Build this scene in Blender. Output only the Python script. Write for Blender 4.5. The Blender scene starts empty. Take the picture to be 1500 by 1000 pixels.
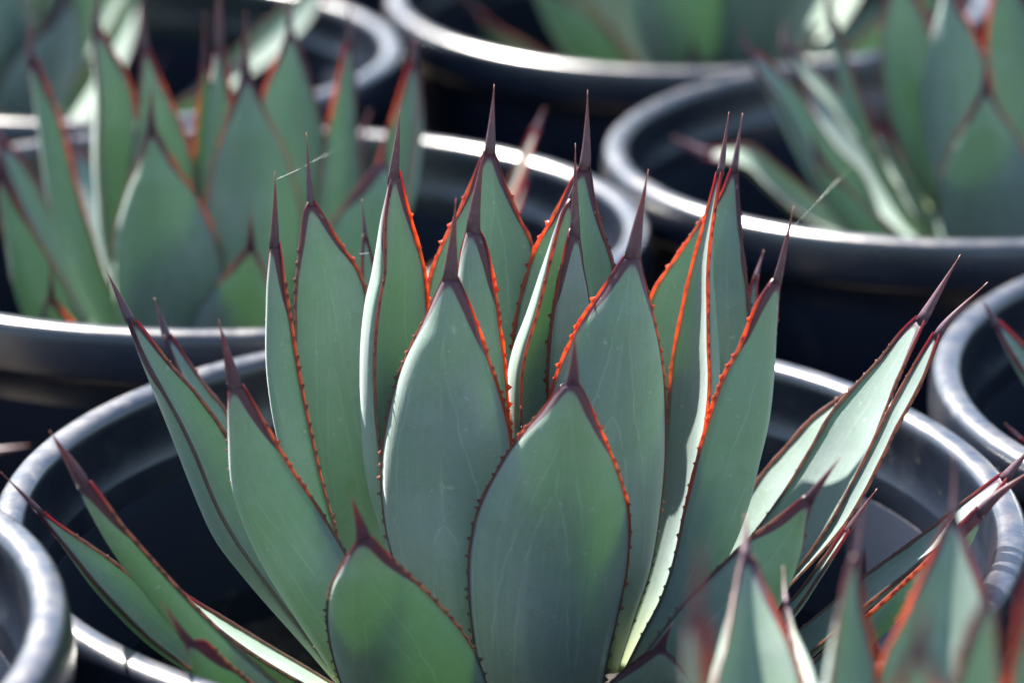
import bpy, math, random
from math import sin, cos, pi, radians, sqrt
from mathutils import Vector, Matrix
random.seed(7)
S = bpy.context.scene
COL = S.collection

# ------------------------------------------------------------------ camera, sky, sun, exposure
H = 0.27                       # height of the pot rims above the ground
CAM = Vector((0.0, -0.7887, H + 0.3049))
PITCH = radians(18.626)
FPX = 4438.4                   # focal length in pixels of a 1500 px wide picture
cd = bpy.data.cameras.new('camera'); cam = bpy.data.objects.new('camera', cd); COL.objects.link(cam)
cam.location = CAM; cam.rotation_euler = (pi/2 - PITCH, 0, 0)
cd.sensor_width = 36; cd.lens = FPX*36/1500; cd.clip_start = .01; cd.clip_end = 200
cd.dof.use_dof = True; cd.dof.focus_distance = 0.825; cd.dof.aperture_fstop = 8.0; cd.dof.aperture_blades = 9
S.camera = cam

SUN_AZ = radians(31)           # to the left of straight behind the plants
SUN_EL = radians(52)
wd = bpy.data.worlds.new('World'); S.world = wd; wd.use_nodes = True
nt = wd.node_tree; nt.nodes.clear()
sky = nt.nodes.new('ShaderNodeTexSky'); sky.sky_type = 'NISHITA'; sky.sun_disc = False
sky.sun_elevation = SUN_EL; sky.sun_rotation = -SUN_AZ
bg = nt.nodes.new('ShaderNodeBackground'); bg.inputs['Strength'].default_value = 0.05
wo = nt.nodes.new('ShaderNodeOutputWorld')
nt.links.new(sky.outputs[0], bg.inputs[0]); nt.links.new(bg.outputs[0], wo.inputs[0])
sd = bpy.data.lights.new('sun', 'SUN'); sun = bpy.data.objects.new('sun', sd); COL.objects.link(sun)
sd.energy = 5.0; sd.angle = radians(.53); sd.color = (1, .94, .84)
sdir = Vector((-sin(SUN_AZ)*cos(SUN_EL), cos(SUN_AZ)*cos(SUN_EL), sin(SUN_EL)))
sun.rotation_euler = sdir.to_track_quat('Z', 'Y').to_euler(); sun.location = (-1, 1, 2)
S.view_settings.view_transform = 'Standard'; S.view_settings.look = 'None'
S.view_settings.exposure = 2.7; S.view_settings.gamma = 1; S.view_settings.use_curve_mapping = False
S.render.engine = 'CYCLES'
S.cycles.max_bounces = 6; S.cycles.transmission_bounces = 4; S.cycles.diffuse_bounces = 4

# ------------------------------------------------------------------ materials
def mat(name):
    m = bpy.data.materials.new(name); m.use_nodes = True
    m.node_tree.nodes.clear(); return m, NT(m.node_tree)
class NT:
    def __init__(s, t): s.t = t
    def n(s, typ, **kw):
        nd = s.t.nodes.new('ShaderNode'+typ)
        for k, v in kw.items():
            if k.startswith('i_'):
                nd.inputs[k[2:].replace('_', ' ')].default_value = v
            elif k.startswith('x'):
                i = int(k[1:])
                if hasattr(v, 'is_output'): s.t.links.new(v, nd.inputs[i])
                else: nd.inputs[i].default_value = v
            else: setattr(nd, k, v)
        return nd
    def l(s, a, b): s.t.links.new(a, b)
    def m(s, op, a, b=0.0, c=0.0, clamp=False):
        nd = s.n('Math', operation=op, x0=a, x1=b, x2=c); nd.use_clamp = clamp; return nd.outputs[0]
    def mix(s, f, a, b):
        nd = s.n('Mix', data_type='RGBA')
        for k, v in ((0, f), (6, a), (7, b)):
            if hasattr(v, 'is_output'): s.l(v, nd.inputs[k])
            else: nd.inputs[k].default_value = v if k == 0 else tuple(v)+(1,)
        return nd.outputs[2]
    def ss(s, x, a, b, c=0.0, d=1.0):
        nd = s.n('MapRange', interpolation_type='SMOOTHSTEP', x0=x, x1=a, x2=b, x3=c, x4=d); return nd.outputs[0]
    def noise(s, vec, scale, detail=3, rough=.5):
        nd = s.n('TexNoise'); nd.inputs['Scale'].default_value = scale; nd.inputs['Detail'].default_value = detail
        nd.inputs['Roughness'].default_value = rough
        if vec is not None: s.l(vec, nd.inputs['Vector'])
        return nd.outputs[0]

def leaf_data(N):
    uv = N.n('UVMap', uv_map='along'); sp = N.n('SeparateXYZ', x0=uv.outputs[0])
    uv2 = N.n('UVMap', uv_map='spine'); sp2 = N.n('SeparateXYZ', x0=uv2.outputs[0])
    return sp.outputs[0], sp.outputs[1], sp2.outputs[0], sp2.outputs[1]   # s, v, distance to the spine (dm), leaf random

def make_leaf_mat():
    m, N = mat('agave_leaf')
    s, v, d, rnd = leaf_data(N)
    geo = N.n('NewGeometry'); pos = geo.outputs['Position']
    big = N.noise(pos, 28, 3); fine = N.noise(pos, 900, 3, .6); mid = N.noise(pos, 160, 4, .6)
    # lengthwise streaks
    cmb = N.n('CombineXYZ'); N.l(N.m('MULTIPLY', s, 26), cmb.inputs[0]); N.l(N.m('MULTIPLY', v, 1.6), cmb.inputs[1]); N.l(N.m('MULTIPLY', rnd, 40), cmb.inputs[2])
    streak = N.noise(cmb.outputs[0], 1.0, 4, .6)
    tint = N.ss(N.m('ADD', N.m('MULTIPLY', big, .8), N.m('MULTIPLY', rnd, .35)), .3, .75)
    c = N.mix(tint, (.155, .208, .210), (.135, .205, .155))
    c = N.mix(N.ss(streak, .42, .75, 0, .35), c, (.235, .295, .28))
    c = N.mix(N.ss(mid, .50, .78, 0, .4), c, (.115, .175, .145))
    c = N.mix(N.ss(fine, .56, .74, 0, .4), c, (.27, .33, .31))
    bloom = N.noise(pos, 52, 5, .62); c = N.mix(N.ss(bloom, .42, .66, 0, .38), c, (.235, .285, .285))
    rub = N.noise(pos, 210, 2, .5); c = N.mix(N.ss(rub, .62, .70, 0, .28), c, (.095, .150, .115))
    # base of the leaf is paler and yellower
    c = N.mix(N.ss(v, .22, .0, 0, .75), c, (.27, .33, .13))
    # ghost lines pressed into the leaf in the bud
    cmb2 = N.n('CombineXYZ'); N.l(N.m('MULTIPLY', v, 42), cmb2.inputs[0]); N.l(N.m('MULTIPLY', rnd, 77), cmb2.inputs[1])
    jag = N.m('ADD', N.m('MULTIPLY', N.m('SUBTRACT', N.noise(cmb2.outputs[0], .22, 1), .5), .16), N.m('MULTIPLY', N.m('PINGPONG', N.m('MULTIPLY', v, 26), .5), .022))
    lines = None
    flip = N.m('SIGN', N.m('SUBTRACT', N.m('FRACT', N.m('MULTIPLY', rnd, 7.3)), .5)); sf = N.m('MULTIPLY', s, flip)
    r2 = N.m('FRACT', N.m('MULTIPLY', rnd, 13.7)); r3 = N.m('FRACT', N.m('MULTIPLY', rnd, 29.1))
    for k in range(3):
        if k == 0:      # runs inside one edge
            f = N.m('SUBTRACT', sf, N.m('ADD', N.m('ADD', -.78, N.m('MULTIPLY', r2, .25)), N.m('MULTIPLY', N.m('POWER', v, 2.0), .45)))
        elif k == 1:    # slants over the face
            f = N.m('SUBTRACT', sf, N.m('SUBTRACT', N.m('ADD', .75, N.m('MULTIPLY', r3, .3)), N.m('MULTIPLY', N.m('POWER', v, 1.5), 1.15)))
        else:           # tip of the leaf that lay against this one
            arch = N.m('MULTIPLY', N.m('SQRT', N.m('SUBTRACT', 1.0, N.m('DIVIDE', v, N.m('ADD', .38, N.m('MULTIPLY', r2, .3))), clamp=True)), .52)
            f = N.m('SUBTRACT', N.m('ABSOLUTE', N.m('SUBTRACT', sf, N.m('MULTIPLY', N.m('SUBTRACT', r3, .5), .5))), arch)
        f = N.m('ADD', f, jag)
        ln = N.ss(N.m('ABSOLUTE', f), .026, .004)
        gate = N.noise(cmb2.outputs[0], .13 + .05*k, 2)
        ln = N.m('MULTIPLY', ln, N.ss(gate, .36, .58))
        ins = N.ss(f, -.03, .03, -.5, .5)
        zone = ins if k == 0 else N.m('ADD', zone, N.m('MULTIPLY', ins, (.7, -.8)[k-1]))
        lines = ln if lines is None else N.m('MAXIMUM', lines, ln)
    c = N.mix(N.ss(zone, -.9, .9, .25, 0), c, (.10, .15, .135))
    c = N.mix(N.m('MULTIPLY', lines, .20), c, (.44, .50, .45))
    # purple cap running from the spine down both edges
    ab = N.m('ABSOLUTE', s)
    reach = N.m('ADD', .030, N.m('MULTIPLY', N.m('POWER', ab, 3), .22))
    cap = N.ss(N.m('SUBTRACT', d, N.m('ADD', reach, N.m('MULTIPLY', N.m('SUBTRACT', mid, .5), .02))), .010, -.010)
    c = N.mix(cap, c, (.060, .028, .045))
    edge = N.m('MULTIPLY', N.ss(ab, .94, 1.0, 0, .8), N.ss(v, .35, .75))
    c = N.mix(edge, c, (.11, .05, .05))
    # dust and water spots
    sp = N.noise(pos, 420, 2, .4)
    c = N.mix(N.ss(sp, .70, .76, 0, .35), c, (.42, .45, .40))
    b = N.n('BsdfPrincipled')
    N.l(c, b.inputs['Base Color'])
    N.l(N.m('ADD', .40, N.m('MULTIPLY', mid, .22)), b.inputs['Roughness'])
    b.inputs['Specular IOR Level'].default_value = .42
    b.inputs['Sheen Weight'].default_value = .25; b.inputs['Sheen Roughness'].default_value = .45; b.inputs['Sheen Tint'].default_value = (.85, .95, 1, 1)
    tr = N.n('BsdfTranslucent')
    tc = N.mix(cap, (.38, .68, .16), (.30, .04, .06)); tc = N.mix(edge, tc, (.75, .16, .04))
    tc = N.mix(N.ss(v, .3, .0, 0, .7), tc, (.70, .78, .12))
    N.l(tc, tr.inputs['Color'])
    bump = N.n('Bump', i_Strength=.22, i_Distance=.0006)
    hh = N.m('ADD', N.m('MULTIPLY', fine, .35), N.m('MULTIPLY', streak, .5))
    N.l(hh, bump.inputs['Height']); N.l(bump.outputs[0], b.inputs['Normal'])
    mx = N.n('MixShader', x0=.165, x1=b.outputs[0], x2=tr.outputs[0])
    N.n('OutputMaterial', x0=mx.outputs[0]); return m

def make_margin_mat():
    m, N = mat('leaf_margin')
    s, v, d, rnd = leaf_data(N)
    pos = N.n('NewGeometry').outputs['Position']
    nz = N.noise(pos, 260, 3)
    up = N.m('ADD', v, N.m('MULTIPLY', N.m('SUBTRACT', nz, .5), .25))
    red = N.m('MULTIPLY', N.m('MULTIPLY', rnd, N.ss(up, .22, .55)), N.ss(N.noise(pos, 95, 3), .30, .58, .45, 1.0))
    c = N.mix(N.ss(up, .3, .7), (.27, .26, .22), (.16, .11, .11)); c = N.mix(red, c, (.20, .040, .035))  # lower margin painted paler for the light it catches
    c = N.mix(N.ss(d, .16, .02), c, (.070, .030, .048))
    b = N.n('BsdfPrincipled', i_Roughness=.38); N.l(c, b.inputs['Base Color'])
    tr = N.n('BsdfTranslucent')
    tc = N.mix(red, (.26, .17, .13), (1.0, .30, .10)); tc = N.mix(N.ss(d, .14, .02, 0, .8), tc, (.32, .05, .09))
    N.l(tc, tr.inputs['Color'])
    mx = N.n('MixShader', x0=.66, x1=b.outputs[0], x2=tr.outputs[0])
    N.n('OutputMaterial', x0=mx.outputs[0]); return m

def make_spine_mat():
    m, N = mat('leaf_spine')
    s, v, d, rnd = leaf_data(N)
    pos = N.n('NewGeometry').outputs['Position']
    nz = N.noise(pos, 500, 3)
    c = N.mix(N.ss(v, 0, .8), (.062, .032, .048), (.095, .042, .050))
    c = N.mix(N.ss(v, .75, 1.0), c, (.26, .12, .08))
    c = N.mix(N.ss(nz, .5, .75, 0, .5), c, (.13, .09, .10))
    b = N.n('BsdfPrincipled', i_Roughness=.42); N.l(c, b.inputs['Base Color'])
    tr = N.n('BsdfTranslucent'); tr.inputs['Color'].default_value = (.7, .10, .10, 1)
    N.l(N.ss(v, 0, 1, .04, .16), (mx := N.n('MixShader', x1=b.outputs[0], x2=tr.outputs[0])).inputs[0])
    N.n('OutputMaterial', x0=mx.outputs[0]); return m

def make_plastic(name, spec, rough, wear):
    m, N = mat(name)
    tcn = N.n('TexCoord'); pos = tcn.outputs['Object']
    oi = N.n('ObjectInfo')
    big = N.noise(pos, 22, 4, .6); mid = N.noise(pos, 130, 4, .65); fine = N.noise(pos, 1400, 2, .6)
    dust = N.ss(N.m('ADD', N.m('MULTIPLY', big, .6), N.m('MULTIPLY', mid, .4)), .47, .72, 0, .55)
    # settled dust lies on ledges
    nrm = N.n('NewGeometry'); up = N.n('SeparateXYZ', x0=nrm.outputs['Normal']).outputs[2]
    led = N.m('MULTIPLY', N.ss(up, .55, .95, 0, .10), N.ss(mid, .35, .65))
    c = N.mix(N.m('MULTIPLY', dust, .35*wear), (.008, .012, .023), (.036, .037, .042))
    c = N.mix(led, c, (.30, .25, .20))
    c = N.mix(N.ss(fine, .66, .80, 0, .25), c, (.16, .15, .14))
    sc = N.noise(pos, 75, 5, .7); c = N.mix(N.ss(sc, .60, .70, 0, .30*wear), c, (.13, .125, .12))
    b = N.n('BsdfPrincipled'); N.l(c, b.inputs['Base Color'])
    b.inputs['Specular IOR Level'].default_value = spec
    N.l(N.m('ADD', rough, N.m('ADD', N.m('MULTIPLY', dust, .18), N.m('MULTIPLY', mid, .12))), b.inputs['Roughness'])
    bump = N.n('Bump', i_Strength=.10, i_Distance=.0005)
    N.l(N.m('ADD', N.m('MULTIPLY', mid, .5), N.m('MULTIPLY', fine, .2)), bump.inputs['Height']); N.l(bump.outputs[0], b.inputs['Normal'])
    N.n('OutputMaterial', x0=b.outputs[0]); return m

def make_soil(name, c1, c2, c3, sc):
    m, N = mat(name)
    pos = N.n('NewGeometry').outputs['Position']
    a = N.noise(pos, sc, 6, .7); b2 = N.noise(pos, sc*4, 4, .6)
    c = N.mix(N.ss(a, .35, .7), c1, c2); c = N.mix(N.ss(b2, .6, .75), c, c3)
    b = N.n('BsdfPrincipled', i_Roughness=.95); N.l(c, b.inputs['Base Color'])
    bump = N.n('Bump', i_Strength=.8, i_Distance=.004); N.l(N.m('ADD', a, b2), bump.inputs['Height']); N.l(bump.outputs[0], b.inputs['Normal'])
    N.n('OutputMaterial', x0=b.outputs[0]); return m

def make_silk():
    m, N = mat('spider_silk')
    b = N.n('BsdfPrincipled', i_Roughness=.25); b.inputs['Base Color'].default_value = (.85, .85, .82, 1)
    N.n('OutputMaterial', x0=b.outputs[0]); return m

LEAF = make_leaf_mat(); MARGIN = make_margin_mat(); SPINE = make_spine_mat(); PLASTIC = make_plastic('black_plastic_rim', 1.0, .23, 1.0); MATTE = make_plastic('black_plastic_wall', .10, .50, .3)
SOIL = make_soil('potting_soil', (.010, .008, .006), (.025, .018, .014), (.06, .045, .03), 60)
GROUND = make_soil('ground_gravel', (.10, .085, .07), (.16, .135, .11), (.24, .21, .18), 45)
SILK = make_silk()

# ------------------------------------------------------------------ object helpers
def mesh_obj(name, verts, faces, m, parent=None, uvs=None, smooth=True):
    me = bpy.data.meshes.new(name)
    me.from_pydata([tuple(v) for v in verts], [], faces)
    if smooth: me.polygons.foreach_set('use_smooth', [True]*len(me.polygons))
    if uvs:
        vi = [0]*len(me.loops); me.loops.foreach_get('vertex_index', vi)
        for nm, dat in zip(('along', 'spine'), uvs):
            l = me.uv_layers.new(name=nm); fl = []
            for i in vi: fl += dat[i]
            l.data.foreach_set('uv', fl)
    me.materials.append(m); me.update()
    o = bpy.data.objects.new(name, me); COL.objects.link(o)
    if parent: o.parent = parent
    return o
def empty(name, loc, label=None, cat=None, group=None):
    o = bpy.data.objects.new(name, None); COL.objects.link(o); o.location = loc; o.empty_display_size = .02
    tag(o, label, cat, group); return o
def tag(o, label=None, cat=None, group=None, kind=None):
    for k, v in (('label', label), ('category', cat), ('group', group), ('kind', kind)):
        if v: o[k] = v
    return o
def link_copy(o, parent=None):
    c = o.copy(); COL.objects.link(c); c.parent = parent; return c

# ------------------------------------------------------------------ ground
def build_ground():
    n = 40; ex = 14.0; vs = []; fs = []
    for j in range(n+1):
        for i in range(n+1):
            x = (i/n*2-1)*ex; y = (j/n*2-1)*ex + 2
            vs.append((x, y, -.002 + random.uniform(-.002, .002)))
    for j in range(n):
        for i in range(n):
            a = j*(n+1)+i; fs.append((a, a+1, a+n+2, a+n+1))
    tag(mesh_obj('ground', vs, fs, GROUND), 'brown gravelly ground under the nursery pots', 'ground', kind='structure')
build_ground()

# ------------------------------------------------------------------ pots
SOILZ = -.085
def corners(prof, e=.0005):
    out = [prof[0]]
    for a, b, c in zip(prof, prof[1:], prof[2:]):
        A, B, C = Vector(a), Vector(b), Vector(c); d1, d2 = B-A, C-B
        if d1.angle(d2, 0) > .45:
            out += [tuple(B-d1.normalized()*min(e, d1.length*.4)), tuple(B+d2.normalized()*min(e, d2.length*.4))]
        else: out.append(b)
    return out+[prof[-1]]
def lathe(prof, n, ox=0, oy=0):
    vs, fs = [], []
    for k in range(n):
        a = 2*pi*k/n; e = 1 + ox*cos(2*a) + oy*sin(2*a)
        for r, z in prof: vs.append((r*e*cos(a), r*e*sin(a), z))
    p = len(prof)
    for k in range(n):
        for j in range(p-1):
            a = k*p+j; b = ((k+1) % n)*p+j; fs.append((a, b, b+1, a+1))
    return vs, fs
def pot(label, cx, cy, dz=0, tx=0, ty=0, ox=0, oy=0, R=.14, group='black nursery pots standing close together', seed=0):
    nrm = Vector((-tx, -ty, 1)).normalized()
    rot = Vector((0, 0, 1)).rotation_difference(nrm)
    rc = Vector((cx, cy, H+dz)); loc = rc - rot @ Vector((0, 0, H+dz))
    e = empty('nursery_pot', loc, label, 'plant pot', group); e.rotation_mode = 'QUATERNION'; e.rotation_quaternion = rot
    h = H+dz; k = R/.14
    # rolled rim: rounded top, outer band, step back to the wall; inside a shallow stepped shoulder
    rim = [(.1315, -.0300), (.1318, -.0215), (.1335, -.0185), (.1340, -.0120), (.1343, -.0060)]
    for q in range(9):
        a = pi - pi*q/8; rim.append((.1392 + .0049*math.copysign(abs(cos(a))**.8, cos(a)), -.0046 + .0046*sin(a)**.72 if sin(a) > 1e-6 else -.0046))
    rim += [(.1446, -.0075), (.1449, -.0130), (.1447, -.0165), (.1436, -.0182), (.1400, -.0190), (.1362, -.0205), (.1352, -.0300)]
    vs, fs = lathe(corners([(r*k, z+h) for r, z in rim]), 160, ox, oy); mesh_obj('rim', vs, fs, PLASTIC, e)
    wall = [(0, .012), (.100, .012), (.108, .03), (.1262, h-.075), (.1258, h-.0735), (.1258, h-.0715), (.1266, h-.070), (.1312, h-.0295), (.1350, h-.0295), (.1322, h-.06), (.1326, h-.064), (.1300, h-.10), (.1150, .006), (.112, 0), (.09, 0), (.085, .006), (0, .006)]
    vs, fs = lathe(corners([(r*k, z) for r, z in wall]), 120, ox, oy); mesh_obj('wall', vs, fs, MATTE, e)
    # soil: lumpy disc with crumbs
    rnd = random.Random(seed); vs, fs = [(0, 0, h+SOILZ)], []; nr, na = 9, 44
    for j in range(1, nr+1):
        for i in range(na):
            a = 2*pi*i/na; r = .1275*k*j/nr
            vs.append((r*cos(a)*(1+ox*cos(2*a)+oy*sin(2*a)), r*sin(a)*(1+ox*cos(2*a)+oy*sin(2*a)), h+SOILZ + rnd.uniform(-.003, .003)))
    for i in range(na): fs.append((0, 1+i, 1+(i+1) % na))
    for j in range(nr-1):
        for i in range(na):
            a = 1+j*na+i; b = 1+j*na+(i+1) % na; fs.append((a, a+na, b+na, b))
    so = mesh_obj('soil', vs, fs, SOIL, e)
    vs, fs = [], []
    for q in range(520):
        a = rnd.uniform(0, 2*pi); r = .122*k*sqrt(rnd.random()); s = rnd.uniform(.0015, .0055)
        c = Vector((r*cos(a), r*sin(a), h+SOILZ+s*.3)); b = len(vs)
        M = Matrix.Rotation(rnd.uniform(0, 6.3), 3, Vector((rnd.uniform(-1, 1), rnd.uniform(-1, 1), rnd.uniform(-1, 1))).normalized())
        sx, sy, sz = s*rnd.uniform(.6, 1.8), s*rnd.uniform(.5, 1), s*rnd.uniform(.3, .7)
        for p in ((1, 0, 0), (-1, 0, 0), (0, 1, 0), (0, -1, 0), (0, 0, 1), (0, 0, -1)):
            vs.append(c + M @ Vector((p[0]*sx, p[1]*sy, p[2]*sz)))
        for f in ((0, 2, 4), (2, 1, 4), (1, 3, 4), (3, 0, 4), (2, 0, 5), (1, 2, 5), (3, 1, 5), (0, 3, 5)): fs.append(tuple(b+i for i in f))
    tag(mesh_obj('soil_crumbs', vs, fs, SOIL, so, smooth=False), kind='stuff')
    return e

# ------------------------------------------------------------------ agave leaves
def ss(x, a, b):
    t = min(1, max(0, (x-a)/(b-a))); return t*t*(3-2*t)
KS = 13
SV = [sin(pi/2*(-1+2*i/(KS-1))) * .35 + (-1+2*i/(KS-1))*.65 for i in range(KS)]
def section(w, th, g):
    # adaxial and abaxial outline in the (lateral, normal) plane
    ad = [(s*w, g*w*s*s) for s in SV]
    ab = [(s*w, g*w*s*s - th*((1-abs(s)**2.3)**.75) - .16*th*max(0, 1-abs(s)*2.2)) for s in SV]
    return ad, ab
def leaf_from_stations(st, spine_pts, parent, off, rnd, margin=1.0, teeth=True, red=(.08, .2)):
    """st: base to spine base, each (centre, lateral, normal, halfwidth, thickness, gutter, v).
    spine_pts: (centre, lateral, normal, halfwidth) from spine base to tip."""
    L = [0.0]
    for a, b in zip(st, st[1:]): L.append(L[-1] + (b[0]-a[0]).length)
    tot = L[-1]
    vs, fs, u1, u2 = [], [], [], []
    edges = ([], [])
    n = len(st); ring = 2*KS-2
    for i, (c, u, nn, w, th, g, v) in enumerate(st):
        ad, ab = section(w, th, g); d = (tot-L[i])*10
        for k, (a, b) in enumerate(ad):
            vs.append(c+u*a+nn*b-off); u1.append((SV[k], v)); u2.append((d, rnd))
        for k in range(KS-2, 0, -1):
            a, b = ab[k]; vs.append(c+u*a+nn*b-off); u1.append((SV[k], v)); u2.append((d, rnd))
        for q, sgn in ((0, -1), (1, 1)):
            edges[q].append((c+u*(sgn*w)+nn*(g*w), (u*sgn + nn*(.5*g)).normalized(), nn, w, v, d))
    for i in range(n-1):
        for k in range(ring):
            a = i*ring+k; b = i*ring+(k+1) % ring
            fs.append((a, b, b+ring, a+ring))
    fs.append(tuple(range(ring))[::-1]); fs.append(tuple((n-1)*ring+k for k in range(ring)))
    leaf = mesh_obj('leaf', vs, fs, LEAF, parent, (u1, u2))
    # horny margins with teeth
    rg = random.Random(int(rnd*1e6))
    for q in (0, 1):
        vs, fs, u1, u2 = [], [], [], []
        E = edges[q]; m0 = len(E)
        for i, (p, out, nn, w, v, d) in enumerate(E):
            wob = 1 + .25*sin(i*1.7+rnd*9)
            rx = margin*(.00015 + .00040*ss(v, .3, .75))*(1-.75*ss(v, .84, 1.0))*wob*rg.uniform(.8, 1.2); rx = min(rx, w*.5); ry = min(.0005*margin, w*.4) + .0001
            t = (E[min(i+1, m0-1)][0]-E[max(i-1, 0)][0]).normalized()
            for k in range(8):
                a = 2*pi*k/8; vs.append(p + out*(rx*cos(a)) + nn*(ry*sin(a)) - off); u1.append((1, v)); u2.append((d, red[q]))
        for i in range(m0-1):
            for k in range(8):
                a = i*8+k; b = i*8+(k+1) % 8; fs.append((a, b, b+8, a+8))
        fs.append(tuple(range(8))[::-1]); fs.append(tuple((m0-1)*8+k for k in range(8)))
        if teeth:
            nxt = .012; acc = 0
            for i in range(m0-1):
                (p, out, nn, w, v, d), (p2, o2, _, w2, v2, d2) = E[i], E[i+1]
                seg = (p2-p).length; t = (p2-p)/max(seg, 1e-6)
                while acc+seg > nxt:
                    f = (nxt-acc)/seg; c = p.lerp(p2, f); vv = v+(v2-v)*f; dd = d+(d2-d)*f
                    nxt += rg.uniform(.0022, .0062)
                    if vv < .10 or dd < .10: continue
                    hgt = rg.choice((.0002, .0004, .0006, .0007, .0010))*rg.uniform(.8, 1.1); bl = rg.uniform(.0008, .0014); b = len(vs)
                    o = (out+t*rg.uniform(-.1, .6)).normalized(); rx = margin*.0004
                    base = c+out*rx*.3
                    vs += [base-t*bl-off, base+t*bl-off, base+nn*.0004-off, base-nn*.0004-off, base+o*(rx+hgt)-off]
                    u1 += [(1, vv)]*5; u2 += [(dd, red[q])]*5
                    fs += [(b, b+2, b+4), (b+2, b+1, b+4), (b+1, b+3, b+4), (b+3, b, b+4)]
                acc += seg
        mesh_obj('leaf_margin', vs, fs, MARGIN, leaf, (u1, u2))
    # terminal spine
    vs, fs, u1, u2 = [], [], [], []; K = 10; m0 = len(spine_pts)
    for i, (c, u, nn, w) in enumerate(spine_pts):
        t = i/(m0-1); th = w*(.62+.38*t)
        for k in range(K):
            a = 2*pi*k/K; vs.append(c+u*(w*cos(a))+nn*(th*sin(a) - st[-1][4]*.35*(1-t)**3)-off); u1.append((cos(a), t)); u2.append((0, rnd))
    for i in range(m0-1):
        for k in range(K):
            a = i*K+k; b = i*K+(k+1) % K; fs.append((a, b, b+K, a+K))
    fs.append(tuple(range(K))[::-1]); fs.append(tuple((m0-1)*K+k for k in range(K)))
    mesh_obj('spine', vs, fs, SPINE, leaf, (u1, u2))
    return leaf

# --- leaves placed from outlines measured on the photograph, each at its own depth in the rosette
FWD = Vector((0, cos(PITCH), -sin(PITCH))); UP = Vector((0, sin(PITCH), cos(PITCH))); RT = Vector((1, 0, 0))
def ray(x, y): return FWD + RT*((x-750)/FPX) + UP*((500-y)/FPX)
def at(x, y, Y):
    r = ray(x, y); return CAM + r*((Y-CAM.y)/r.y)
def resample(pts, n):
    # Catmull-Rom through the points, then equal arc length
    P = [Vector(p) for p in pts]; Q = [P[0]*2-P[1]]+P+[P[-1]*2-P[-2]]; C = []
    for i in range(1, len(Q)-2):
        p0, p1, p2, p3 = Q[i-1:i+3]
        for k in range(12):
            t = k/12
            C.append(.5*((2*p1)+(p2-p0)*t+(2*p0-5*p1+4*p2-p3)*t*t+(3*p1-p0-3*p2+p3)*t**3))
    C.append(P[-1]); d = [0]
    for a, b in zip(C, C[1:]): d.append(d[-1]+(b-a).length)
    out = []; j = 0
    for i in range(n):
        s = d[-1]*i/(n-1)
        while j < len(C)-2 and d[j+1] < s: j += 1
        f = (s-d[j])/max(1e-9, d[j+1]-d[j]); out.append(C[j].lerp(C[j+1], min(1, f)))
    return out
NB = 44
def traced_leaf(plant, tip, Lp, Rp, Yb, Yt, psi, g=.26, bend=1.0, th=1.0, mg=1.0, rnd=None, Y0=0.0, red=None):
    """Lp, Rp: outline from the spine base down to the leaf base (left / right with the tip up)."""
    if abs(psi) > 125 and g < .4: g = .44
    off = plant.location.copy(); rnd = random.random() if rnd is None else rnd
    Ls = resample(Lp[::-1], NB); Rs = resample(Rp[::-1], NB); psi = radians(psi)
    tp = Vector(tip); top = (Ls[-1]+Rs[-1])/2
    spl = (tp-top).length; mid = [(a+b)/2 for a, b in zip(Ls, Rs)]; bl = sum((b-a).length for a, b in zip(mid, mid[1:]))
    fb = bl/(bl+spl); st = []
    for i in range(NB):
        v = i/(NB-1); Y = Y0 + Yb + (Yt-Yb)*(v*fb)**bend
        m = mid[i]; C = at(m.x, m.y, Y); F = (C-CAM); dist = F.length; F.normalize(); depth = (C-CAM).dot(FWD)
        dpx = Rs[i]-Ls[i]; W = max(dpx.length, 3)*depth/FPX
        W = max(W*.5, W-2*mg*(.00015+.0004*ss(v, .3, .75))*(1-.75*ss(v, .84, 1.0)))
        tg = mid[min(i+1, NB-1)]-mid[max(i-1, 0)]; tg.normalize(); perp = Vector((-tg.y, tg.x))
        if perp.dot(dpx) < 0: perp = -perp
        dd = dpx.normalized() if dpx.length > 1 else perp
        ed = RT*dd.x - UP*dd.y; ed = (ed - F*ed.dot(F)).normalized()
        nn = -F*cos(psi)+ed*sin(psi); u = ed*cos(psi)+F*sin(psi)
        gg = g*(1-.75*ss(v, .72, 1.0)); w = W*.5
        for _ in range(6):
            t0 = min(th*(.0100-.0040*ss(v, 0, .6)), w*.62)
            ad, ab = section(w, t0, gg)
            q = [a*cos(psi)+b*sin(psi) for a, b in ad+ab]; ext = max(q)-min(q)
            w *= min(1.6, max(.6, W/ext)); w = min(w, .036)
        t0 = min(th*(.0100-.0040*ss(v, 0, .6)), w*.62); ad, ab = section(w, t0, gg)
        q = [a*cos(psi)+b*sin(psi) for a, b in ad+ab]; sh = (max(q)+min(q))/2
        st.append((C-ed*sh, u, nn, w, t0, gg, v))
    sp = []; c0, u0, n0, w0, t0, g0, _ = st[-1]; T = at(tp.x, tp.y, Y0+Yt); NS = 12
    d0 = (c0-st[-3][0]).normalized(); ln = (T-c0).length
    for i in range(NS):
        t = i/(NS-1); c = c0.lerp(T, t) + (d0*ln*.35 - (T-c0)*.35)*(t*(1-t)**2)*1.5
        if i == 0: c = c - d0*.0012
        sp.append((c, u0, n0, max(.00012, (w0+.00022)*((1-t)**1.35*.6+.4*(1-t)))))
    red = red or (.25, .75)
    if cos(psi) < 0: red = red[::-1]  # left and right as seen: own red plus backlit glow painted into the colour
    return leaf_from_stations(st, sp, plant, off, rnd, mg, red=red)

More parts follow.
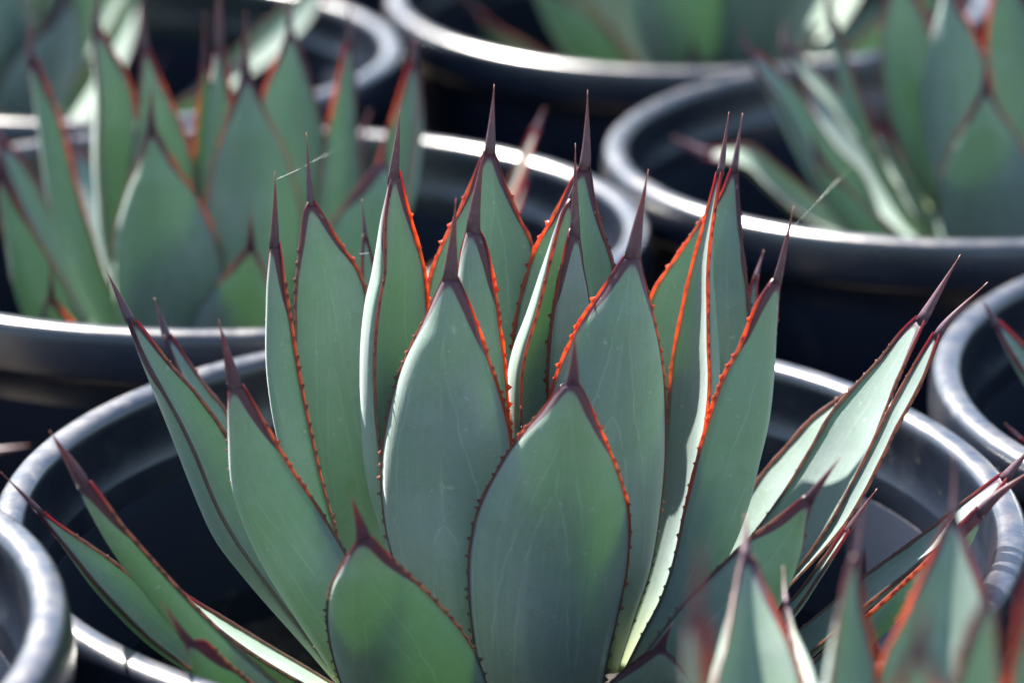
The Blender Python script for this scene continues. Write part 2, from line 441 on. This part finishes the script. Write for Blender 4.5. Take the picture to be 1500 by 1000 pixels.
def agave(label, x, y, z=None, group='agaves growing in black pots'):
    return empty('agave_plant', (x, y, (H+SOILZ) if z is None else z), label, 'agave', group)
def stem(plant, r=.016, h=.06):
    prof = [(0, h), (r*.5, h), (r, h*.6), (r*1.3, 0), (r*1.2, -.02), (0, -.02)]
    vs, fs = lathe(prof, 20); n = len(vs)
    mesh_obj('stem', vs, fs, LEAF, plant, ([(0, .1)]*n, [(.5, .5)]*n))

# --- generic rosette leaves for plants the picture shows only as a blur
def canon_leaf(Lm, wm, curve, g, rnd):
    st = []; n = 22
    def width(t):
        return wm*(.50 + .50*ss(t, .05, .55))*(1-ss(t, .60, 1.06)**1.1*.93)
    a = 0; p = Vector((0, 0, 0)); pts = []
    for i in range(n):
        t = i/(n-1); ang = curve*(.5-t); tan = Vector((sin(ang), 0, cos(ang)))
        pts.append((p.copy(), tan)); p = p + tan*(Lm/(n-1))
    for i, (c, tan) in enumerate(pts):
        t = i/(n-1); w = width(t); nn = Vector((-tan.z, 0, tan.x))
        st.append((c, Vector((0, 1, 0)), nn, w, min(.0075-.0035*t, w*.55), g*(1-.75*ss(t, .72, 1)), t))
    c0, u0, n0, w0 = st[-1][:4]; tan = pts[-1][1]; sl = Lm*.17; sp = []
    for i in range(9):
        t = i/8; sp.append((c0 + tan*(sl*t - (.001 if i == 0 else 0)), u0, n0, max(.00012, (w0+.00022)*((1-t)**1.35*.6+.4*(1-t)))))
    return leaf_from_stations(st, sp, None, Vector((0, 0, 0)), rnd, 1.0)
PROTO = []
def protos():
    for k, (l, w, cv, g) in enumerate(((.125, .021, .45, .34), (.14, .023, .5, .3), (.11, .022, .7, .36), (.15, .020, .35, .42), (.10, .018, .8, .34))):
        PROTO.append(canon_leaf(l, w, cv, g, .07+.19*k))
USED = set()
def generic_leaf(plant, k, az, el, sc, r0=.012, z=.01, roll=0.0):
    src = PROTO[k]
    if k not in USED: o = src; USED.add(k); kids = list(src.children); o.parent = plant
    else:
        o = link_copy(src, plant); kids = []
        for ch in KIDS[k]: link_copy(ch, o)
    # canonical leaf leans along +X; tilt from vertical by (90-el)
    o.rotation_euler = (0, 0, 0)
    M = Matrix.Rotation(az, 4, 'Z') @ Matrix.Rotation(radians(90)-el, 4, 'Y') @ Matrix.Rotation(roll, 4, 'Z') @ Matrix.Scale(sc, 4)
    M.translation = Vector((cos(az)*r0, sin(az)*r0, z)); o.matrix_local = M
    return o
KIDS = {}
def rosette(plant, seed, n=26, sc=1.0, skip=None):
    rg = random.Random(seed)
    for i in range(n):
        t = i/(n-1); az = i*2.39996 + seed + rg.uniform(-.15, .15)
        if skip and skip(az % (2*pi), t): continue
        el = radians(30 + 55*(1-t)**.0 * (1-t) ) if False else radians(84 - 54*t**1.15 + rg.uniform(-4, 4))
        generic_leaf(plant, rg.randrange(5), az, el, sc*rg.uniform(.86, 1.1)*(1.0 if t < .75 else .82), .004+.020*t, .030*(1-t)+.004, rg.uniform(-.12, .12))

# ------------------------------------------------------------------ pots in place
pot('black pot with glossy rim holding the agave whose whole rosette shows', -.0004, 0, -.007, -.0102, .0213, -.002, .001, seed=1)
pot('black pot behind the main rosette, filled by a dense upright agave', -.0999, .2728, -.005, -.030, -.006, .045, .04, seed=2)
pot('black pot with a half-empty interior, its agave standing well to one side', .1798, .369, 0, .0335, .0047, -.002, .002, seed=3)
pot('black pot with broad pale rim behind the dark gap, dark green agave inside', .0848, .644, .001, .0136, .047, .008, 0, seed=4)
pot('black pot whose sunlit inner wall shows behind the dense upright agave', -.1937, .5482, -.0025, -.0242, .0087, .003, -.001, seed=5)
pot('black pot touching the tip of the long pale sunlit leaves', .2745, .0955, 0, .0434, .0158, 0, .005, seed=6)
pot('black pot with leaf shadows on its rim, lapping over the main pot', -.2489, -.1482, .013, .0265, .0085, .006, .006, seed=7)
pot('black pot of the blurred agave that stands nearest before the main pot', .105, -.285, -.004, 0, 0, seed=8)
FAR = [(-.29, .825), (-.005, .915), (.275, 1.01), (.372, .735), (-.475, .455), (.462, .47), (-.385, .18)]
FARL = ['behind the pot with the sunlit inner wall', 'in the rearmost row, between two other rear pots', 'in the rearmost row, behind the pale-rimmed pot', 'beside the pale-rimmed pot, behind the half-empty one',
        'at the row end beside the pot with the sunlit inner wall', 'at the row end beside the half-empty pot', 'at the row end beside the dense upright agave']
for i, (x, y) in enumerate(FAR): pot('black pot ' + FARL[i], x, y, seed=20+i)

# ------------------------------------------------------------------ the main agave
A = agave('blue-green agave in sharp detail, red-toothed leaf edges, whole open rosette in view', .004, 0, H-.007+SOILZ)
stem(A, .018, .07)
def T(*a, **k): return traced_leaf(A, *a, **k)
# back leaves (inner face towards us)
T((724,124), [(710,218),(700,238),(676,296),(648,352),(628,405),(620,480),(622,580),(640,690),(672,800),(705,900)], [(726,222),(740,264),(764,320),(782,358),(792,420),(797,510),(790,630),(775,740),(758,830),(745,900)], .008, .040, 5, rnd=.55, red=(0.75, 0.7))
T((861,132), [(848,244),(830,274),(806,320),(782,362),(764,420),(752,475),(748,540),(756,640),(778,750),(805,880)], [(865,244),(874,296),(888,348),(899,382),(906,440),(909,520),(902,620),(890,720),(875,820),(860,890)], .008, .032, -10, rnd=.7, red=(0.95, 0.4))
T((1088,166), [(1070,246),(1052,288),(1025,322),(985,380),(950,436),(938,520),(942,620),(955,740),(970,860),(950,950)], [(1081,246),(1086,320),(1091,380),(1098,440),(1101,520),(1092,620),(1072,720),(1042,820),(1003,900),(975,960)], .008, .045, -14, rnd=.6, red=(0.8, 0.2))
T((1068,164), [(1050,252),(1044,275),(1026,336),(1010,392),(994,464),(982,530),(975,620),(965,720),(945,830),(915,930),(895,985)], [(1060,252),(1052,300),(1047,384),(1052,456),(1057,540),(1052,620),(1037,720),(1010,810),(975,900),(930,985)], .004, .018, -60, g=.18, rnd=.25, red=(0.75, 0.8))
T((449,194), [(450,296),(444,312),(437,364),(432,410),(430,480),(434,580),(450,690),(482,800),(520,900),(560,960)], [(461,294),(479,322),(500,355),(527,394),(543,450),(553,560),(560,680),(572,790),(590,890),(605,960)], .006, .036, 24, rnd=.5, red=(0.1, 0.5))
T((530,292), [(531,342),(528,390),(530,450),(540,560),(560,700),(600,880)], [(538,342),(546,374),(560,430),(580,550),(600,700),(635,880)], .012, .062, 8, rnd=.4)
T((1119,366), [(1104,404),(1097,430),(1085,520),(1060,700),(1000,880)], [(1112,402),(1110,430),(1112,520),(1092,700),(1022,890)], .012, .065, -18, rnd=.4)
T((226,436), [(238,490),(256,535),(285,600),(330,690),(385,790),(450,900),(500,960)], [(250,488),(280,532),(306,568),(332,600),(368,660),(420,750),(475,860),(520,940)], .008, .055, 42, rnd=.62, red=(0.05, 0.1))
# side leaves folded like a gutter
T((586,161), [(570,262),(566,280),(554,328),(541,402),(532,440),(526,494),(525,555),(528,630),(535,700),(550,755),(575,830),(620,930)], [(586,250),(593,282),(606,326),(618,368),(627,410),(631,470),(634,560),(634,660),(632,760),(640,850),(665,940)], .002, .006, 55, g=.46, rnd=.3, red=(0.25, 1))
T((844,258), [(833,290),(822,306),(810,336),(790,392),(768,458),(748,512),(741,560),(745,640),(765,760),(790,880)], [(842,292),(846,340),(840,400),(832,470),(826,560),(822,660),(820,770),(825,890)], 0, .004, 52, g=.55, rnd=.2, red=(0.5, 0.4))
T((155,395), [(184,468),(196,505),(212,550),(249,642),(281,722),(313,790),(356,846),(400,897),(444,946),(482,990),(520,1030)], [(199,468),(224,498),(255,536),(293,579),(330,630),(362,690),(398,770),(440,850),(482,930),(530,1010)], -.012, -.008, 58, g=.42, rnd=.35, red=(0, 0.05))
T((1407,373), [(1344,462),(1318,486),(1285,527),(1253,561),(1215,604),(1186,655),(1150,715),(1100,785),(1040,860),(960,950),(905,1005)], [(1357,470),(1334,524),(1312,578),(1280,654),(1242,729),(1190,808),(1150,858),(1090,920),(1010,975),(935,1025)], -.010, .006, -47, g=.13, th=.6, rnd=.15, red=(0, .1))
T((1330,500), [(1285,536),(1242,571),(1188,610),(1150,652),(1112,696),(1080,750),(1040,820),(980,900),(920,970)], [(1292,548),(1270,600),(1230,670),(1190,730),(1140,800),(1080,880),(1010,940),(940,1000)], .004, .030, -47, th=.6, rnd=.45, red=(0.1, 0.1), g=.12)
T((1447,413), [(1368,486),(1340,530),(1300,600),(1255,690),(1205,780),(1150,850),(1080,920),(990,990),(930,1030)], [(1379,490),(1352,566),(1320,626),(1297,674),(1265,734),(1232,782),(1165,852),(1100,920),(1020,985),(950,1040)], -.018, -.012, -52, g=.10, th=.55, rnd=.1, red=(0.1, 0.1))
T((1285,715), [(1240,770),(1205,815),(1165,870),(1110,930),(1030,1000)], [(1247,778),(1228,812),(1203,852),(1170,900),(1120,955),(1050,1025)], -.026, -.035, -62, rnd=.8, red=(0, 0))
T((1520,645), [(1468,692),(1405,737),(1370,765),(1315,806),(1261,846),(1180,915),(1090,985),(1000,1040)], [(1478,702),(1440,752),(1395,794),(1345,838),(1270,896),(1200,955),(1120,1020),(1020,1070)], -.020, -.030, -55, g=.16, rnd=.12, red=(0.1, 0.1))
T((1510,688), [(1432,742),(1405,768),(1360,815),(1300,872),(1230,935),(1150,1000),(1060,1060)], [(1440,756),(1420,806),(1380,850),(1320,908),(1250,970),(1170,1030),(1070,1090)], -.035, -.055, -110, rnd=.82, red=(0.5, 0.1))
T((0,690), [(52,748),(72,777),(100,817),(132,861),(172,905),(210,941),(250,970),(310,1005),(390,1045),(480,1080)], [(64,748),(80,762),(120,788),(172,824),(225,870),(285,930),(350,985),(430,1030),(510,1065)], -.03, -.062, 54, g=.16, rnd=.9, red=(0, 0))
T((222,842), [(252,872),(290,915),(340,958),(410,1002),(480,1037)], [(262,864),(330,903),(400,948),(450,978),(505,1012)], -.015, -.012, 70, g=.15, rnd=.95, red=(0, 0))
# outer face towards us
T((710,208), [(684,333),(678,354),(671,384),(663,440),(659,510),(663,600),(680,700),(705,800),(730,880)], [(705,338),(712,354),(722,390),(729,430),(735,478),(741,520),(745,575),(749,640),(751,740),(752,860)], -.004, -.008, 156, rnd=.2, red=(0.3, 1))
T((843,210), [(834,334),(827,362),(816,410),(808,455),(802,505),(800,570),(804,670),(812,770),(822,880)], [(849,344),(856,392),(864,432),(868,490),(866,590),(858,690),(850,790),(845,880)], -.004, -.004, -152, rnd=.22, red=(0.7, 0.2))
T((403,251), [(396,358),(391,395),(387,442),(386,525),(393,590),(405,648),(424,710),(450,780),(480,860),(512,940),(540,1000)], [(410,355),(418,410),(427,460),(441,547),(460,646),(476,717),(490,768),(508,830),(530,900),(556,980)], -.008, -.022, 138, rnd=.18, red=(0.1, 0.35))
T((950,248), [(914,372),(882,420),(850,465),(830,506),(811,552),(799,610),(794,700),(804,800),(826,900),(850,990)], [(938,373),(946,410),(958,457),(970,512),(976,555),(978,600),(977,677),(967,765),(953,838),(935,890),(905,985)], -.014, -.020, -164, rnd=.42, red=(0.95, 0.35))
T((668,290), [(649,405),(622,462),(589,528),(571,582),(559,640),(555,690),(557,735),(566,790),(585,850),(620,930),(665,1020)], [(672,405),(700,470),(718,524),(733,567),(744,606),(752,650),(756,720),(755,800),(749,880),(738,960),(725,1030)], -.018, -.030, 166, rnd=.3, red=(0.25, 1))
T((1163,302), [(1132,407),(1105,448),(1080,509),(1058,548),(1036,610),(1018,678),(1002,746),(987,819),(968,876),(940,930),(905,1000)], [(1144,412),(1141,466),(1138,540),(1130,615),(1115,678),(1099,740),(1078,795),(1045,858),(1005,920),(950,1010)], -.022, -.030, -142, rnd=.33, red=(0.9, 0.1))
T((320,467), [(334,566),(331,628),(335,704),(354,770),(386,834),(430,902),(474,968),(520,1040)], [(356,562),(392,622),(429,684),(466,740),(506,808),(530,860),(552,930),(572,1030)], -.025, -.055, 150, rnd=.28, red=(0, 0.4))
T((1232,668), [(1180,724),(1133,760),(1100,785),(1068,814),(1032,850),(996,889),(960,936),(920,990),(880,1050)], [(1190,736),(1182,765),(1178,797),(1169,832),(1155,868),(1125,920),(1080,975),(1010,1030),(930,1080)], -.035, -.080, -146, rnd=.75, red=(0.05, 0.05))
T((842,486), [(829,560),(816,570),(788,605),(758,638),(722,693),(697,745),(685,800),(683,850),(687,905),(697,965),(716,1030),(745,1095)], [(849,560),(860,580),(881,626),(905,681),(921,731),(926,772),(922,832),(911,885),(897,945),(880,1020),(855,1095)], -.026, -.062, 178, g=.30, rnd=.36, red=(0.35, 0.7))
T((514,724), [(522,792),(498,828),(481,864),(476,905),(482,950),(498,1002),(525,1060),(570,1130)], [(544,784),(570,811),(610,848),(643,881),(674,917),(695,950),(707,978),(716,1010),(722,1060),(715,1130)], -.040, -.098, 164, g=.28, rnd=.5, red=(0.05, 0.05))
T((986,912), [(955,950),(930,966),(905,986),(880,1016),(862,1060),(865,1120)], [(975,951),(992,968),(1012,1000),(1026,1040),(1024,1120)], -.045, -.088, -162, rnd=.56, red=(0, 0))
T((72,630), [(114,712),(124,738),(148,786),(176,829),(204,865),(234,902),(276,950),(320,990),(380,1040),(460,1095)], [(131,704),(160,740),(188,776),(224,817),(260,857),(297,897),(337,937),(370,968),(404,998),(450,1034),(510,1080)], -.038, -.078, 112, g=.36, rnd=.7, red=(0, 0.05))
T((236,880), [(270,940),(274,962),(284,1000),(310,1050),(370,1110),(440,1150)], [(284,936),(302,938),(324,958),(362,992),(410,1032),(460,1080),(500,1130)], -.055, -.112, 135, rnd=.72, red=(0, 0))

# ------------------------------------------------------------------ dense agave behind
B = agave('dense upright agave with orange-edged leaves filling its pot behind the main rosette', -.105, .2728, H-.005+SOILZ)
stem(B)
def T(*a, **k):
    if 'red' in k: k['red'] = tuple(.75*q for q in k['red'])
    return traced_leaf(B, *a, Y0=.2728, **k)
T((425,-30), [(419,48),(408,76),(385,136),(375,220),(380,330),(385,430)], [(431,48),(442,72),(460,136),(474,190),(479,240),(470,340),(440,440)], .01, .035, -5, red=(0.8, 0.3))
T((512,-5), [(507,62),(502,78),(488,141),(474,212),(462,290),(440,380),(400,470)], [(517,62),(521,94),(526,188),(530,263),(515,350),(470,440),(420,500)], .006, .02, -30, g=.5, red=(1, 0.3))
T((606,38), [(600,92),(592,112),(568,188),(552,242),(530,310),(490,390),(430,470)], [(612,92),(618,120),(621,190),(612,273),(590,340),(540,420),(460,500)], .005, .02, -48, g=.5, red=(0.8, 0.1))
T((145,-40), [(136,44),(134,80),(136,141),(134,210),(137,270),(147,353),(170,430),(210,500)], [(150,44),(160,62),(188,113),(200,160),(208,260),(205,370),(215,440),(240,510)], .005, .02, 45, g=.5, red=(0.1, 0.8))
T((205,-10), [(206,72),(205,92),(200,155),(190,230),(186,290),(200,390),(240,490)], [(220,72),(230,100),(263,174),(283,228),(294,290),(296,380),(285,490)], 0, .005, 30, g=.5, red=(0.1, 0.8))
T((320,-50), [(314,70),(310,100),(300,155),(295,235),(295,330),(290,440)], [(330,70),(336,118),(345,200),(350,300),(330,440)], 0, 0, 150, red=(0.9, 0.7))
T((-12,175), [(-6,215),(18,290),(56,370),(100,450),(170,520)], [(8,205),(40,242),(75,310),(115,400),(190,500)], .005, .03, 50, red=(0.2, 0.2))
T((798,158), [(782,186),(758,235),(730,290),(650,375),(520,460),(400,520)], [(791,190),(775,240),(752,298),(690,388),(560,480),(430,545)], .0, .03, -60)
T((778,232), [(766,262),(740,312),(660,400),(520,490),(400,545)], [(774,266),(756,322),(690,412),(560,505),(430,560)], -.01, -.01, -60)
T((43,20), [(40,92),(45,130),(53,188),(66,282),(86,357),(115,440),(170,520),(220,570)], [(55,88),(70,126),(90,179),(109,254),(128,320),(143,367),(165,430),(205,500),(250,560)], -.01, -.015, 140, red=(0.1, 0.8))
T((360,18), [(352,112),(338,155),(319,212),(305,265),(298,330),(300,400),(310,470),(335,560)], [(368,112),(394,174),(418,223),(436,278),(444,330),(442,400),(430,470),(390,560)], -.01, -.02, -172, red=(0.4, 0.4))
T((572,168), [(556,238),(530,266),(488,322),(455,390),(420,470),(390,560)], [(566,236),(580,270),(590,330),(570,410),(520,480),(430,570)], -.02, -.03, -150, red=(0.1, 0.2))
T((222,118), [(214,192),(202,235),(180,290),(166,340),(162,400),(169,462),(200,560)], [(230,192),(263,249),(296,297),(320,357),(328,405),(320,465),(290,560)], -.018, -.045, 170, red=(0.1, 0.7))
T((-2,190), [(-2,258),(-2,300),(6,350),(20,424),(50,490),(120,570)], [(10,262),(38,320),(70,372),(95,415),(120,465),(180,560)], -.02, -.05, 150, red=(0.1, 0.2))
T((368,305), [(360,362),(350,376),(328,404),(302,437),(286,466),(270,540)], [(374,362),(386,390),(398,430),(400,480),(370,560)], -.03, -.085, -172, red=(0.1, 0.1))
T((75,378), [(70,436),(60,462),(70,520),(140,600)], [(81,436),(100,462),(130,500),(190,590)], -.03, -.085, 160)
T((300,18), [(296,92),(290,140),(284,200),(284,280),(300,400)], [(304,92),(310,140),(307,200),(304,270),(310,400)], 0, .0, 30, red=(1, 1))
# ------------------------------------------------------------------ agave in the half-empty pot
Cc = agave('tall agave rising from the half-empty pot, cream-edged leaves fanning out sideways', .195, .369, H+SOILZ)
stem(Cc)
def T(*a, **k): return traced_leaf(Cc, *a, Y0=.369, **k)
T((1480,-160), [(1466,-60),(1455,-20),(1444,45),(1446,110),(1452,190),(1455,290)], [(1480,-60),(1500,0),(1530,80),(1545,170),(1520,290)], .012, .035, -12, red=(0.9, 0.3))
T((1322,-120), [(1306,-40),(1297,0),(1289,70),(1296,140),(1311,198),(1340,268),(1390,340)], [(1322,-40),(1346,0),(1366,55),(1380,140),(1390,240),(1420,330)], .008, .02, 30, red=(0.1, 0.5))
T((1396,-110), [(1386,-30),(1377,0),(1360,70),(1349,122),(1348,176),(1357,230),(1375,290),(1400,350)], [(1400,-30),(1406,5),(1430,52),(1450,110),(1462,190),(1455,270),(1440,350)], -.002, 0, 150, red=(0.05, 0.8))
T((1148,30), [(1146,72),(1170,112),(1220,170),(1280,240),(1350,310)], [(1160,68),(1200,106),(1238,145),(1270,200),(1320,250),(1385,310)], .008, .05, 45, red=(0.05, 0.05))
T((985,200), [(1028,232),(1087,250),(1120,280),(1165,318),(1240,360),(1340,400)], [(1040,218),(1097,212),(1134,238),(1176,273),(1215,305),(1280,340),(1360,385)], -.005, .0, 50, red=(0.05, 0.05))
T((1213,-40), [(1210,18),(1213,45),(1220,75),(1237,157),(1265,227),(1304,297),(1335,340),(1390,390)], [(1220,18),(1234,60),(1250,110),(1273,178),(1298,246),(1332,308),(1360,345),(1410,390)], -.003, .0, 120, red=(0.1, 0.2))
T((1086,40), [(1092,78),(1104,108),(1126,145),(1160,217),(1195,280),(1225,329),(1300,400)], [(1102,74),(1130,92),(1172,138),(1220,210),(1264,256),(1282,297),(1300,335),(1360,395)], -.01, -.01, 60, red=(0.05, 0.05))
T((1276,140), [(1280,180),(1300,235),(1335,305),(1360,370)], [(1290,182),(1320,225),(1352,292),(1385,370)], -.01, -.015, 70, red=(0.1, 0.1))
T((1188,190), [(1192,224),(1200,260),(1215,298),(1235,335),(1310,410)], [(1202,224),(1222,252),(1256,290),(1302,338),(1370,410)], -.02, -.04, 145, red=(0.1, 0.1))
T((1446,72), [(1436,132),(1410,182),(1385,232),(1375,282),(1380,338),(1400,420)], [(1450,132),(1475,175),(1502,220),(1525,280),(1528,340),(1500,420)], -.02, -.05, -175, red=(0.05, 0.3))
T((1560,60), [(1530,140),(1510,200),(1495,270),(1480,370)], [(1550,140),(1570,200),(1570,280),(1520,380)], -.02, -.03, -150)

# ------------------------------------------------------------------ blurred agave in front
G = agave('blurred agave with red-edged leaf tips standing closest before the main pot', .105, -.292, H-.004+SOILZ)
stem(G)
def T(*a, **k): return traced_leaf(G, *a, Y0=-.245, **k)
T((1092,752), [(1086,812),(1078,834),(1064,892),(1047,957),(1037,1005),(1040,1080),(1070,1200),(1120,1330)], [(1102,812),(1112,832),(1130,872),(1155,930),(1176,988),(1188,1050),(1195,1150),(1200,1330)], .03, .11, 40, g=.42, red=(0.1, 0.8))
T((1147,829), [(1148,884),(1152,905),(1158,950),(1168,1020),(1170,1150),(1200,1320)], [(1154,880),(1166,918),(1182,950),(1198,990),(1215,1060),(1235,1180),(1250,1320)], 0.03, .12, -130)
T((1398,662), [(1392,752),(1380,772),(1344,850),(1315,915),(1290,966),(1275,1030),(1262,1120),(1255,1330)], [(1403,752),(1420,802),(1435,844),(1447,895),(1456,970),(1458,1060),(1430,1180),(1360,1330)], .03, .085, -5, red=(0.8, 0.4))
T((1262,735), [(1250,810),(1238,836),(1219,910),(1204,986),(1196,1060),(1200,1180),(1230,1340)], [(1262,810),(1264,850),(1271,900),(1284,957),(1290,1010),(1300,1100),(1300,1340)], .02, .06, 42, g=.5, red=(0.15, 0.9))
T((1476,742), [(1440,870),(1430,894),(1412,930),(1395,1000),(1380,1080),(1350,1200),(1320,1340)], [(1456,870),(1458,895),(1462,940),(1466,1010),(1460,1100),(1430,1220),(1370,1340)], -.005, -.01, -150)
T((1540,720), [(1512,830),(1492,880),(1484,940),(1470,1020),(1440,1140),(1380,1330)], [(1530,830),(1545,900),(1550,1000),(1530,1140),(1440,1340)], -.005, .0, -140, red=(0.9, 0.3))
T((1028,795), [(1010,905),(1004,940),(1000,1000),(1004,1080),(1040,1220),(1120,1380)], [(1034,905),(1037,950),(1040,1010),(1055,1080),(1100,1220),(1160,1380)], -.02, -.045, 140)
T((1358,868), [(1332,950),(1322,975),(1305,1020),(1290,1100),(1300,1240),(1330,1380)], [(1358,950),(1366,980),(1380,1040),(1400,1120),(1400,1240),(1370,1380)], -.03, -.06, -170)

# ------------------------------------------------------------------ remaining agaves
protos()
for k, o in enumerate(PROTO): KIDS[k] = list(o.children)
def plain(label, x, y, seed, n=26, sc=1.0, z=None):
    p = agave(label, x, y, z); stem(p); rosette(p, seed, n, sc); return p
PA = plain('dark green blurred agave in the pale-rimmed pot behind the dark gap', .098, .655, 3, 24, 1.12)
PB = plain('blurred agave with cream sunlit leaves beside the sunlit inner pot wall', -.245, .552, 11, 26, 1.08)
PC = plain('agave in the pot that touches the long pale leaf tips', .300, .1005, 5, 22, .9)
PD = plain('agave in the shadow-striped pot lapping over the main pot', -.262, -.150, 8, 20, .85, H+.013+SOILZ)
for p, az0 in ((B, 1.0), (Cc, 1.1), (G, -2.2)):
    for i in range(4): generic_leaf(p, (i*2) % 5, az0 + i*.42, radians(46 - 7*(i % 2)), .78, .016, .022)
for i, (x, y) in enumerate(FAR): plain('agave in the pot ' + FARL[i], x, y, 31+i*3, 24, 1.05)

def T(p, *a, **k): return traced_leaf(p, *a, Y0=p.location.y, **k)
T(PC, (1438,438), [(1455,476),(1480,532),(1525,605),(1610,705),(1720,800)], [(1463,469),(1502,506),(1555,572),(1650,680),(1760,780)], -.01, .0, 62, red=(.1, .2))
T(PC, (1472,620), [(1490,650),(1520,690),(1590,760),(1720,850)], [(1494,640),(1535,672),(1620,745),(1750,830)], -.02, -.03, 100, red=(.3, .2))
T(PD, (43,652), [(-12,655),(-60,642),(-150,680),(-260,770),(-380,880)], [(-12,665),(-60,692),(-140,745),(-240,830),(-350,920)], -.01, .0, -62, red=(.2, .2))
T(PB, (520,-70), [(472,-32),(420,6),(350,68),(300,116),(235,170),(160,230)], [(484,-20),(455,38),(402,90),(340,134),(275,190),(190,245)], -.01, .0, -42, g=.15, red=(0, 0))
T(PA, (1330,-50), [(1290,-15),(1255,18),(1215,52),(1150,90),(1080,120)], [(1300,-5),(1290,35),(1255,72),(1190,108),(1110,140)], -.01, .0, -42, g=.15, red=(0, 0))
# ------------------------------------------------------------------ spider silk
def silk(label, p0, p1, Y0, Y1, r=.00005, g0=0, g1=1):
    a, b = at(*p0, Y0), at(*p1, Y1); d = (b-a).normalized(); s = d.cross(Vector((0, 0, 1))).normalized(); t = d.cross(s)
    vs, fs = [], []; n = 24
    for i in range(n+1):
        q = i/n; c = a.lerp(b, q) - Vector((0, 0, .0001))*4*q*(1-q); rr = r if g0 <= q <= g1 else .000010  # glint is shaped in: a thicker stretch, hair-thin elsewhere
        for k in range(5): vs.append(c + s*(rr*cos(2*pi*k/5)) + t*(rr*sin(2*pi*k/5)))
    for i in range(n):
        for k in range(5):
            e = i*5+k; f = i*5+(k+1) % 5; fs.append((e, f, f+5, e+5))
    tag(mesh_obj('spider_thread', vs, fs, SILK), label, 'spider silk', 'glinting spider threads between leaves')
silk('glinting spider thread between the two slender leaf spines', (404,263), (452,241), -.022, .034, .00004, .05, .7)
silk('spider thread running from a slender spine back to the dense upright agave', (453,239), (528,201), .034, .285, .00005, .05, .3)
silk('tiny spider thread on the leaf spine tucked between two broad leaves', (526,372), (541,370), .03, .05)
silk('spider thread running from a red-edged leaf spine to the tall agave in the half-empty pot', (1158,336), (1292,196), -.03, .36, .00005, .25, .45)
